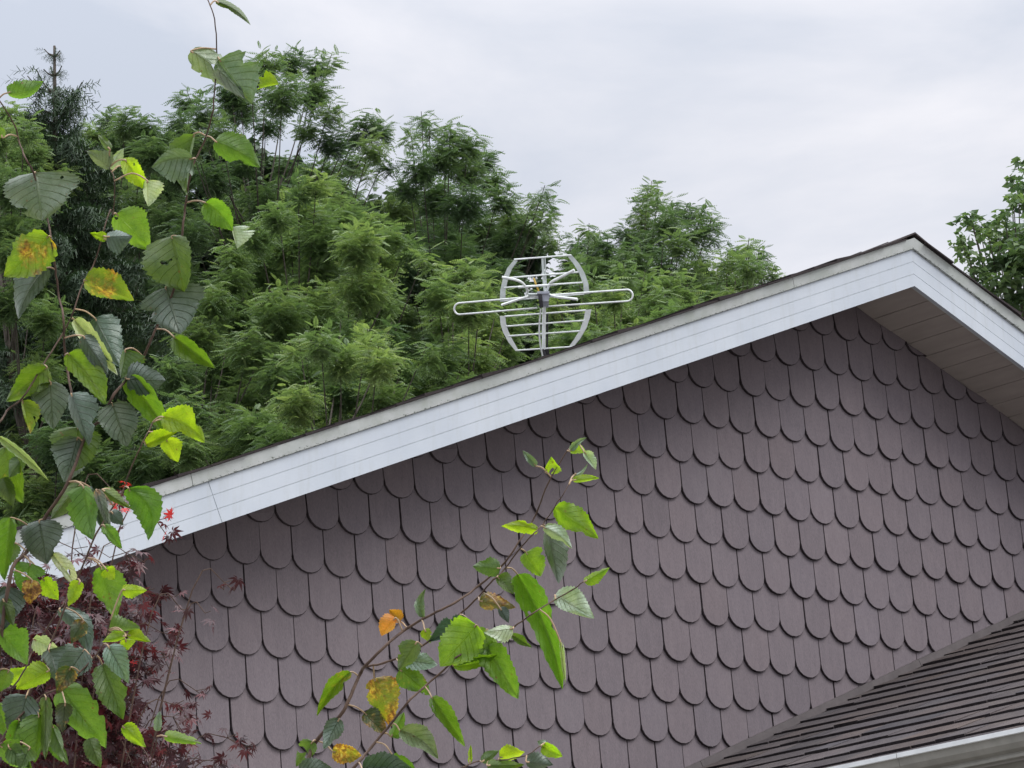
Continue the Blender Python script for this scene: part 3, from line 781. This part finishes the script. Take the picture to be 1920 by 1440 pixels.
# spruce
def spruce():
    d0 = 39.5; top = P(102, 86, d0); bx, by = top.x, top.y
    root = empty('spruce_tree', (bx, by, GZ)); tag(root, 'dark spruce with a bare spiky leader rising at the upper left', 'tree', GRP)
    mb = MB(); hh = top.z-GZ
    mb.tube([(bx, by, GZ+hh*k/10) for k in range(11)], [.22*(1-k/10)+.014 for k in range(11)], 8); mb.build('trunk', BARK, root, True)
    mb = MB(); O, X, S, T, Va = [], [], [], [], []
    z = .12
    while z < hh-2.5:
        ln = min(3.0, .07+.36*z**1.1); n = 5 if z < 1.2 else 8
        a0 = rnd.uniform(0, 6)
        for k in range(n):
            a = a0+6.283*k/n+rnd.uniform(-.3, .3); l2 = ln*rnd.uniform(.4, 1.35)
            up = .75 if z < 1.0 else (.15 if z < 2 else -.15)
            o = Vector((bx, by, top.z-z)); h = Vector((math.cos(a), math.sin(a), 0))
            pts = [o, o+h*l2*.5+Vector((0, 0, l2*up*.22)), o+h*l2*.9+Vector((0, 0, l2*(up*.75)))]
            cp = catmull(pts, 5); mb.tube(cp, [max(.006, .016*(1-q/len(cp))) for q in range(len(cp))], 4)
            m = int(l2*(75 if z > .9 else 42))+3
            for q in range(m):
                t = rnd.uniform(.12, 1); i = t*(len(cp)-1); p = cp[int(i)].lerp(cp[min(len(cp)-1, int(i)+1)], i-int(i))
                O.append(tuple(p)); dd = h*rnd.uniform(.2, 1)+Vector((rnd.uniform(-.8, .8), rnd.uniform(-.8, .8), rnd.uniform(-.9, .1)))
                X.append(tuple(dd)); S.append(rnd.uniform(.16, .30) if z > .5 else rnd.uniform(.07, .12)); T.append(rnd.uniform(-.5, .5)); Va.append(rnd.random())
        z += rnd.uniform(.12, .26) if z < 1.3 else .22
    mb.build('branch', BARK, root)
    V, Q, A = scatter(SPR, np.array(O), np.array(X), np.array(S), np.array(T), np.array(Va))
    np_mesh('crown', V, Q, GREENS['spruce'], root, A)
spruce()

# ------------------------------------------------------------------ near young tree: branches and big leaves, traced as (photo) curves
CR = {'A': (0, 0, .27778), 'B': (0, 380, .27778), 'C': (0, 740, .27778), 'D': (0, 1040, .27778), 'E': (540, 780, .32292), 'F': (520, 1080, .33333), 'I': (0, 0, 1)}
def cp_(c, x, y): ox, oy, s = CR[c]; return (ox+x*s, oy+y*s)
BR = [  # (list of (crop,x,y), depth start, depth end, radius px start, end)
 ([('D',-500,1900),('D',-40,1330),('D',60,1170),('D',220,1010),('D',300,945),('D',440,880),('D',600,730),('D',700,600),('D',745,440)], 4.55, 4.35, 4.2, 2),
 ([('I',-60,1640),('I',-20,1380),('C',60,1270),('C',180,1060),('C',300,840),('C',460,590),('C',585,265),('C',700,150),('B',770,1290),('B',930,1110),('B',1010,950),('B',1060,830)], 4.62, 4.70, 6, 3.4),
 ([('B',1060,830),('B',1180,560),('B',1235,170),('A',1250,1400),('A',1275,1230),('A',1310,1100),('A',1380,950),('A',1430,780),('A',1450,600),('A',1464,380),('A',1448,130),('A',1395,-20)], 4.70, 4.5, 3.4, 1.6),
 ([('C',575,265),('B',500,1350),('B',455,1130),('B',436,1000),('B',428,780),('B',400,640),('B',375,450),('B',350,270),('B',312,80),('A',225,1165),('A',180,1080),('A',130,960),('A',100,850),('A',5,690),('A',-60,600)], 4.68, 4.8, 3.6, 1.8),
 ([('B',-120,1600),('B',0,1480),('B',60,1390),('B',150,1320),('B',290,1100),('B',430,870),('B',490,750),('B',550,570),('B',640,400),('B',700,190),('B',745,50),('A',765,1440),('A',772,1220),('A',738,1130)], 4.75, 4.95, 3, 1.4),
 ([('D',160,1040),('C',440,1440),('C',540,1200),('C',650,940),('C',830,650),('C',860,560),('C',950,350),('C',1035,185)], 4.5, 4.45, 3.2, 1.6),
 ([('D',-200,1500),('D',0,960),('D',90,890),('D',170,770),('D',225,640),('D',390,380),('D',430,330),('D',540,110),('D',600,0)], 4.85, 4.8, 3, 1.5),
 ([('D',-200,1700),('D',-60,1400),('D',-10,1290),('D',40,1260)], 4.4, 4.4, 3.2, 2),
 ([('D',990,1750),('D',1010,1440),('D',1050,1290),('D',1062,1185)], 4.4, 4.35, 2.4, 1.4),
 ([('D',1010,1440),('D',1000,1370),('D',970,1310)], 4.4, 4.38, 1.5, 1.2),
 # centre bough
 ([('I',-40,2350),('I',250,1950),('I',420,1700),('F',30,1300),('F',150,1080),('F',220,925),('F',350,790),('F',400,700),('F',470,540),('F',500,500),('F',610,390),('F',730,295),('F',870,215),('F',1000,150),('F',1140,50),('E',1260,850),('E',1340,730),('E',1440,570),('E',1510,390),('E',1610,220),('E',1650,160)], 4.75, 4.6, 7, 1.5),
 ([('F',500,510),('F',600,490),('F',720,443),('F',840,375),('F',1000,235),('F',1110,140),('F',1215,20),('E',1250,900),('E',1330,790),('E',1410,700),('E',1450,660)], 4.68, 4.58, 3.4, 2),
 ([('E',1450,660),('E',1500,600),('E',1580,480),('E',1632,400)], 4.58, 4.55, 2, 1.2),
 ([('F',0,1500),('F',200,1330),('F',430,1080),('F',530,960),('F',640,830),('F',730,715),('F',830,620),('F',950,515),('F',1010,455),('F',1170,370),('F',1330,285),('F',1430,215),('F',1540,145),('E',1650,1010),('E',1725,955)], 4.55, 4.5, 4.6, 1.5),
 ([('F',800,1400),('F',950,1140),('F',1040,1080),('F',1140,1040),('F',1270,1035),('F',1400,1008),('F',1480,955)], 4.45, 4.4, 3, 1.4),
]
LV = [
# crop, bx,by, tx,ty, wl, wr, type, bend
('A',50,627,295,548,85,25,'g',-45),('A',1458,8,1692,170,26,26,'m',25),('A',1290,342,1655,668,70,85,'p',25),('A',1480,400,1702,705,175,70,'p',0),('A',1880,565,1668,640,10,75,'y',-20),
('A',1450,950,1757,1130,95,80,'g',20),('A',740,1133,585,1020,30,75,'p',0),('A',735,1133,835,1000,30,45,'w',0),('A',845,1080,985,1280,60,60,'y',0),('A',825,1120,900,1065,30,20,'y',0),
('A',990,1215,1000,1395,95,25,'w',0),('A',1300,1070,1020,1130,150,55,'p',-30),('A',1310,905,1265,1320,15,115,'m',-20),('A',240,1165,285,1490,240,215,'p',0),('A',742,1010,660,910,20,32,'m',0),('A',20,930,-30,840,20,30,'g',0),
('B',330,225,25,500,150,120,'o',0),('B',315,440,125,785,60,110,'d',-30),('B',785,75,1015,320,120,85,'g',0),('B',718,250,608,205,22,35,'y',0),('B',718,230,895,225,35,100,'d',0),
('B',1160,225,1245,602,95,215,'m',0),('B',570,520,905,660,120,60,'o',0),('B',1118,573,1215,890,205,165,'d',0),('B',1172,905,1457,1117,50,70,'g',0),
('B',500,790,795,1165,62,50,'w',0),('B',640,780,810,1110,120,90,'d',0),('B',560,900,730,1160,60,60,'d',0),('B',458,1018,712,1362,120,70,'g',20),('B',850,990,815,1185,125,25,'m',0),
('B',855,1190,1118,1200,100,95,'d',0),('B',318,1112,42,1342,85,80,'o1',0),('B',340,1210,360,1530,95,105,'d',0),('B',152,1335,205,1560,85,15,'o',0),
('B',480,1288,600,1640,120,40,'d',0),('C',755,58,860,350,130,120,'d',0),('C',845,-110,1152,318,85,70,'g',25),('C',1098,165,1272,95,45,18,'y',0),('C',1100,150,1385,325,95,75,'y',35),('C',985,338,1208,240,55,30,'y',0),('C',1120,300,1203,455,70,50,'y',0),
('B',1568,165,1600,310,115,5,'w',0),('B',1385,0,1572,190,70,85,'g',20),
('C',30,350,158,735,65,150,'o1',0),('C',-5,285,330,582,22,35,'w',15),('C',525,288,435,592,105,120,'d',0),('C',525,220,500,520,155,155,'m',0),('C',545,600,342,842,70,60,'m',0),
('C',560,615,630,985,60,130,'g',0),('C',600,620,745,1000,38,28,'d',-10),('C',650,640,745,920,40,28,'m2',0),('C',690,640,882,768,38,28,'o1',0),('C',700,880,825,1040,42,38,'g',0),('C',750,790,832,880,42,40,'d',0),
('C',868,632,1000,985,90,95,'g',85),('C',265,850,318,1145,125,140,'d',0),('C',75,830,30,1260,40,105,'g',0),('C',350,1075,540,1322,62,30,'w',0),('C',205,1138,150,1335,110,100,'g',0),('C',215,1250,200,1420,60,60,'r2',0),
('C',288,1240,395,1385,50,60,'y',0),('C',540,1260,460,1430,40,50,'y',0),('D',680,82,780,435,110,75,'g',0),('D',715,95,770,168,45,50,'y',0),('D',825,240,992,240,38,44,'y',0),
('D',60,215,20,512,105,80,'d',0),('D',0,500,185,745,120,60,'g',0),('D',400,370,600,700,75,60,'d',60),('D',570,640,410,872,85,110,'d',0),('D',225,570,400,640,45,75,'w',0),('D',330,640,400,860,150,70,'d',0),
('D',60,865,205,755,55,40,'y',0),('D',332,780,108,908,55,85,'y',0),('D',738,512,948,495,85,12,'m',0),('D',850,545,690,590,18,42,'y',0),('D',860,540,1018,588,48,20,'y',0),('D',845,570,862,645,52,40,'y',0),
('D',730,615,870,870,75,60,'p',0),('D',690,738,832,1115,95,100,'m',0),('D',415,905,718,1308,130,105,'g',0),('D',180,948,100,1268,85,125,'d',0),('D',310,960,305,1385,45,50,'m',0),('D',262,1080,235,1405,60,115,'g',0),
('D',350,1150,462,1420,30,60,'m',0),('D',0,1290,215,1445,90,60,'g',0),('D',828,1158,985,1300,58,40,'y',0),('D',1108,1225,1362,1275,45,28,'y',0),('D',1060,1190,1080,1055,30,25,'p',0),('D',-20,1000,60,1255,45,60,'g',0),
('D',480,760,380,940,60,60,'m2',0),('D',440,1000,420,1200,50,60,'m2',0),('D',60,1300,200,1440,60,60,'m',0),
('D',60,780,-10,930,50,50,'g',0),('D',20,300,90,480,50,45,'m',0),('C',90,1000,20,1180,60,60,'m',0),('D',130,1120,60,1330,60,50,'g',0),('D',330,1180,420,1400,50,60,'g',0),('D',200,1300,130,1450,60,60,'m',0),('D',560,440,480,600,50,45,'m2',0),('C',20,560,90,760,50,55,'m',0),('C',150,430,60,560,45,50,'m',0),('D',600,1240,680,1440,50,60,'m',0),('E',1640,205,1735,125,18,18,'p',12),('E',1638,200,1730,205,48,18,'y',0),('E',1720,208,1788,312,38,15,'w',0),('E',1440,290,1362,200,20,22,'p',0),('E',1495,325,1528,236,8,70,'y',0),
('E',1655,372,1808,360,25,15,'y',0),('E',1660,345,1740,275,8,10,'p',-15),('E',1550,530,1803,712,75,55,'g1',0),('E',1452,662,1238,640,40,28,'y',-15),('E',1485,645,1650,770,45,30,'w',15),('E',1510,660,1570,975,95,35,'d',0),
('E',1380,790,1468,932,85,50,'g1',0),('E',1232,885,1072,872,50,50,'m',0),('F',1350,-10,1605,640,72,72,'g',35),('F',1592,370,1620,605,16,10,'w',0),('E',1215,935,1310,1035,55,25,'m',0),('E',1112,1072,1322,1112,50,40,'o2',0),
('E',1230,1112,1282,1202,30,20,'d',0),('F',1325,295,1160,315,60,22,'w',0),('E',1300,1270,1418,1345,25,22,'m',0),('E',1550,1040,1778,1175,85,45,'w',0),('E',1720,962,1867,880,22,38,'y',0),
('E',785,1172,800,1003,28,22,'p',25),('F',690,255,628,190,20,42,'r',0),('F',665,235,585,338,25,62,'r',0),
('F',1082,262,848,372,25,75,'d',0),('F',1120,275,915,510,105,115,'g1',0),('F',1180,300,1010,505,80,60,'g',0),('F',990,505,1240,440,50,30,'g1',-20),('F',1170,390,1356,692,80,70,'g',0),('F',1190,330,1255,455,22,30,'g1',0),('F',828,298,862,378,28,28,'y',0),
('F',715,470,902,500,55,48,'p',0),('F',785,370,680,530,45,60,'m',0),('F',690,525,860,670,62,60,'o1',0),('F',545,575,638,848,105,60,'o3',0),('F',412,540,222,790,35,38,'o1',-25),('F',490,770,612,890,62,40,'m2',0),
('F',640,905,712,765,25,45,'g',0),('F',348,803,258,978,42,45,'d',0),('F',688,870,905,1030,70,45,'p',25),('F',868,680,1058,962,50,38,'g',0),('F',200,930,105,1072,42,50,'m',0),('F',310,985,475,1010,48,60,'o3',0),
('F',120,1090,315,1085,55,40,'d',0),('F',478,1085,760,1085,85,20,'d',0),('F',650,1010,780,1090,30,50,'g',0),('F',1150,1045,1250,980,30,20,'m',0),('F',1250,1022,1392,990,52,28,'y',0),('F',1400,1045,1552,1062,50,30,'d',0),('F',1488,960,1605,1015,35,38,'y',0),
('F',1520,942,1462,930,30,15,'p',0),('F',1180,1065,1390,1062,32,30,'o1',0),('F',1082,1052,1088,948,12,12,'y',0),
]
TY = {  # colour, translucency, rust; d, p and w colours include painted sky sheen
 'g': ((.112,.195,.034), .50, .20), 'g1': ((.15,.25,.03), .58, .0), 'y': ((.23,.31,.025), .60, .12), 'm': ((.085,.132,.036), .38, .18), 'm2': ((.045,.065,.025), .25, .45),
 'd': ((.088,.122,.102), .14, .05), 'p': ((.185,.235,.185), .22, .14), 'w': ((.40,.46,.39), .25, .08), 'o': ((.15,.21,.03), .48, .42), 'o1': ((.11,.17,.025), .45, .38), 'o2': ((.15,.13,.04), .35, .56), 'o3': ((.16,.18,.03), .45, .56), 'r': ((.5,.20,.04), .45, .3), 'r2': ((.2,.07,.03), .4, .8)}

trunk_top = P(-60, 1640, 4.62)
sap = empty('young_tree', (trunk_top.x-.15, trunk_top.y+.1, GZ))
tag(sap, 'young broadleaf tree close to the viewer, thin boughs with large serrated green leaves', 'tree')
mb = MB()
tb_ = Vector(sap.location)
mb.tube(catmull([tb_, tb_+Vector((.03, .02, .7)), tb_.lerp(trunk_top, .8)+Vector((.02, 0, 0)), trunk_top], 6), [.022*(1-.6*i/18) for i in range(19)], 8)
mb.build('trunk', TWIG, sap, True)
def pd(b, i):   # depth along a branch
    return b[1]+(b[2]-b[1])*i/(len(b[0])-1)
samples = []
leafbins = []
for bi, b in enumerate(BR):
    pts = []
    for i, (c, x, y) in enumerate(b[0]):
        px, py = cp_(c, x, y); d = pd(b, i)+(.03*math.sin(i*2.1+bi) if 0 < i < len(b[0])-1 else 0); pts.append((px, py, d))
    P3 = catmull([P(*q) for q in pts], 5); Pp = catmull([Vector(q) for q in pts], 5)
    n = len(P3); rad = []
    for i in range(n):
        r = .66*(b[3]+(b[4]-b[3])*i/(n-1))
        node = 1.14 if (i % 5) == 0 and rnd.random() < .6 else 1
        rad.append(r*node*Pp[i].z/FPX)
    mb = MB(); 
    P3 = [p+Vector((rnd.gauss(0, 1), rnd.gauss(0, 1), rnd.gauss(0, 1)))*.00025 for p in P3]
    mb.tube(P3, rad, 7)
    o = mb.build('branch', TWIG, sap, True); child_origin(o, sap.location)
    leafbins.append([o])
    for i in range(n): samples.append((Pp[i].x, Pp[i].y, Pp[i].z, bi, P3[i]))

def prof_w(t):
    pk = .36
    if t < pk: return max(0, 1-((pk-t)/pk)**2.4)**.55
    return max(0, 1-((t-pk)/(1-pk))**1.55)**.92
NS, NT = 30, 5
def add_leaf(c, bx, by, tx, ty, wl, wr, typ, bend):
    sc = CR[c][2]; b0 = cp_(c, bx, by); t0 = cp_(c, tx, ty); wl *= sc*1.16; wr *= sc*1.16; bend *= sc
    dx, dy = t0[0]-b0[0], t0[1]-b0[1]; Ln = math.hypot(dx, dy); dx /= Ln; dy /= Ln; lx, ly = dy, -dx
    best = min(samples, key=lambda s: (s[0]-b0[0])**2+(s[1]-b0[1])**2)
    dist = math.hypot(best[0]-b0[0], best[1]-b0[1])
    d0 = best[2] + rnd.uniform(-.035, .02)
    px = d0/FPX                               # metres per pixel
    Wt = max(wl, wr, .40*Ln); sg = rnd.choice((-1, 1))
    colr, tr, rust = TY[typ]
    v = 1+rnd.gauss(0, .12); h = rnd.gauss(0, .05); colr = (colr[0]*v*(1+h), colr[1]*v, colr[2]*v*(1-h))
    tipd = rnd.uniform(-.35, .15)*Ln; ph = rnd.uniform(0, 6)
    teeth = max(9, int(Ln/5.5)); amp = .11+rnd.uniform(0, .02)
    o = leafbins[best[3]][0]; mbL = MB(); trl = []
    vs = []; at = []
    chew = [(rnd.uniform(.2, .9), rnd.choice((-1, 1)), rnd.uniform(.04, .09), rnd.uniform(.1, .45)) for _ in range(rnd.choice((0, 1, 1, 2)))]
    cu = (rnd.gauss(0, .22), rnd.gauss(0, .22)); p1, p2 = rnd.uniform(0, 6), rnd.uniform(0, 6); lam = rnd.uniform(5, 9)
    for i in range(NS+1):
        t = i/NS
        mx_ = b0[0]+dx*Ln*t+lx*bend*4*t*(1-t); my_ = b0[1]+dy*Ln*t+ly*bend*4*t*(1-t)
        dm = tipd*t+.10*Ln*math.sin(t*3+ph)*t
        for k in range(-NT, NT+1):
            f = k/NT; wv = wl if k > 0 else wr; ww = prof_w(t)
            if abs(k) == NT:
                fr = (t*teeth) % 1
                ww *= 1+amp*(fr-.5)*1.6
            for (ct, cs, cr_, ca) in chew:
                if f*cs > 0: ww *= 1-ca*math.exp(-((t-ct)/cr_)**2)*abs(f)**2
            w_ = abs(f)*ww*wv
            w_ *= 1 + abs(f)*(.10*math.sin(lam*t+(p1 if k > 0 else p2)))
            cap = math.sqrt(max(0, Wt*Wt-wv*wv))/max(Wt, 1)
            dep = sg*abs(f)*ww*Wt*cap*.75 +   .13*Wt*math.sin(f*3.2+t*6+ph)*abs(f) + cu[0 if k > 0 else 1]*Wt*f*f + .055*Ln*math.sin(t*11+ph*2)*abs(f)**2
            sgn = 1 if k > 0 else -1
            swp = -.05*Ln*abs(f)*ww*(1-t)          # lobes sweep back at the base
            x = mx_+lx*w_*sgn+dx*swp; y = my_+ly*w_*sgn+dy*swp
            vs.append(P(x, y, d0+(dm+dep)*px)); at.append((t, f, rust))
    m = 2*NT+1
    fs = [(i*m+k, i*m+k+1, (i+1)*m+k+1, (i+1)*m+k) for i in range(NS) for k in range(2*NT)]
    mbL.add(vs, fs, colr, at); trl += [tr]*len(vs)
    # petiole from the twig to the leaf base
    if 1.5 < dist < 75:
        a = Vector(best[4]); bb = P(b0[0], b0[1], d0); md = a.lerp(bb, .55) + Vector((0, 0, rnd.uniform(.05, .28)*dist*px))
        tg = bb + (P(b0[0]+dx*6, b0[1]+dy*6, d0)-bb)
        n0 = len(mbL.v); mbL.tube(catmull([a, md, bb, tg], 4), [1.6*px]*13, 5); mbL.mi[-62:] = [1]*62; trl += [0]*(len(mbL.v)-n0)
    q = mbL.build('leaf', [LEAF, PETIOLE], o, True)
    a = q.data.attributes.new('trans', 'FLOAT', 'POINT'); a.data.foreach_set('value', trl)
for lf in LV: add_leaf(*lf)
# ------------------------------------------------------------------ red Japanese-type maple between the near tree and the wall
def palm_template():
    V = [(0, 0, 0)]; Q = []
    for a, l in ((0, 1), (34, .92), (-34, .92), (68, .74), (-68, .74), (110, .42), (-110, .42)):
        a = math.radians(a); d = np.array((math.cos(a), math.sin(a), 0)); s_ = np.array((-math.sin(a), math.cos(a), 0))
        b = len(V); dz = -.22*l*l
        V += [tuple(d*.04), tuple(d*l*.42+s_*.13*l+np.array((0, 0, .02))), tuple(d*l+np.array((0, 0, dz))), tuple(d*l*.42-s_*.13*l+np.array((0, 0, .02))), tuple(d*l*.45+np.array((0, 0, -.02)))]
        Q += [(b, b+4, b+2, b+1), (b, b+3, b+2, b+4)]
    return np.array(V), np.array(Q)
PALM = [palm_template()]
mt_base = P(60, 1500, 9.3)
mroot = empty('red_maple', (mt_base.x, mt_base.y, GZ))
tag(mroot, 'dark red lace-leaved maple in front of the left corner of the shingled gable', 'tree')
mcl = [(60,1125,55,1),(150,1130,50,1),(230,1085,34,.5),(40,1210,60,1.2),(130,1215,60,1.2),(235,1165,40,.8),(60,1310,70,1.2),(170,1300,70,1.2),(250,1245,48,.9),(320,1230,24,.4),(100,1400,80,1.3),(215,1390,70,1.2),(300,1395,46,.6),(345,1330,28,.25),
       (320,1195,24,.2),(385,1300,14,.25),(355,1150,14,.25),(395,1155,15,.25),(445,1390,24,.35),(340,1350,26,.3),(435,1100,20,.16),(250,1050,36,.25),(310,985,22,.18),(232,935,22,.2),(165,1040,26,.3),(290,1120,28,.4),(420,1430,26,.4),(30,1440,80,1),(150,1480,80,1),(280,1480,70,1)]
mb = MB(); tip = Vector((mt_base.x, mt_base.y, GZ+1.9))
mb.tube(catmull([Vector(mroot.location), Vector(mroot.location)+Vector((.05, 0, .9)), tip], 5), [.045*(1-.5*i/10) for i in range(11)], 8); mb.build('trunk', BARK, mroot, True)
mb = MB(); O, X, S, T, Va = [], [], [], [], []
for x, y, r, dn in mcl:
    d = 9.2+rnd.uniform(-.35, .45); c = P(x, y, d); rr = r*d/FPX
    mid = c+(-Rv*rnd.uniform(.10, .2)) + Vector((0, 0, -rr-.10))
    cpn = catmull([tip-Vector((0, 0, rnd.uniform(0, .3))), mid, c+Vector((0, 0, rr*.6))], 6)
    mb.tube(cpn, [.0030*(1-.65*q/(len(cpn)-1)) for q in range(len(cpn))], 5)
    for k in range(max(3, int(dn*r*r*.055))):
        o = c + Vector((rnd.gauss(0, .55)*rr, rnd.gauss(0, .55)*rr*1.6, rnd.gauss(0, .55)*rr))
        if rnd.random() < .25: mb.tube([cpn[-2], o.lerp(c, .3)-Vector((0, 0, .01)), o], .0012, 4)
        a = rnd.uniform(0, 6.28); el = rnd.uniform(-.9, .25)
        O.append(tuple(o)); X.append((math.cos(a)*math.cos(el), math.sin(a)*math.cos(el), math.sin(el)))
        S.append(rnd.uniform(.024, .040)); T.append(rnd.gauss(0, .8)); Va.append(rnd.uniform(0, .86) if rnd.random() > .008 else 1)
for x, y in ((236,905),(243,912),(218,948),(230,955),(321,958),(325,967),(308,1000),(115,1188)):
    for q in range(1):
        o = P(x+rnd.uniform(-3, 3), y+rnd.uniform(-3, 3), 9.1); O.append(tuple(o)); a = rnd.uniform(0, 6.28); X.append((math.cos(a), math.sin(a), rnd.uniform(-.3, .6))); S.append(.028); T.append(rnd.gauss(0, .9)); Va.append(.97)
mb.build('branch', TWIG, mroot)
V, Q, A = scatter(PALM, np.array(O), np.array(X), np.array(S), np.array(T), np.array(Va))
np_mesh('foliage', V, Q, GREENS['maple'], mroot, A)

for o in bpy.data.objects:
    if '_w' in o: del o['_w']
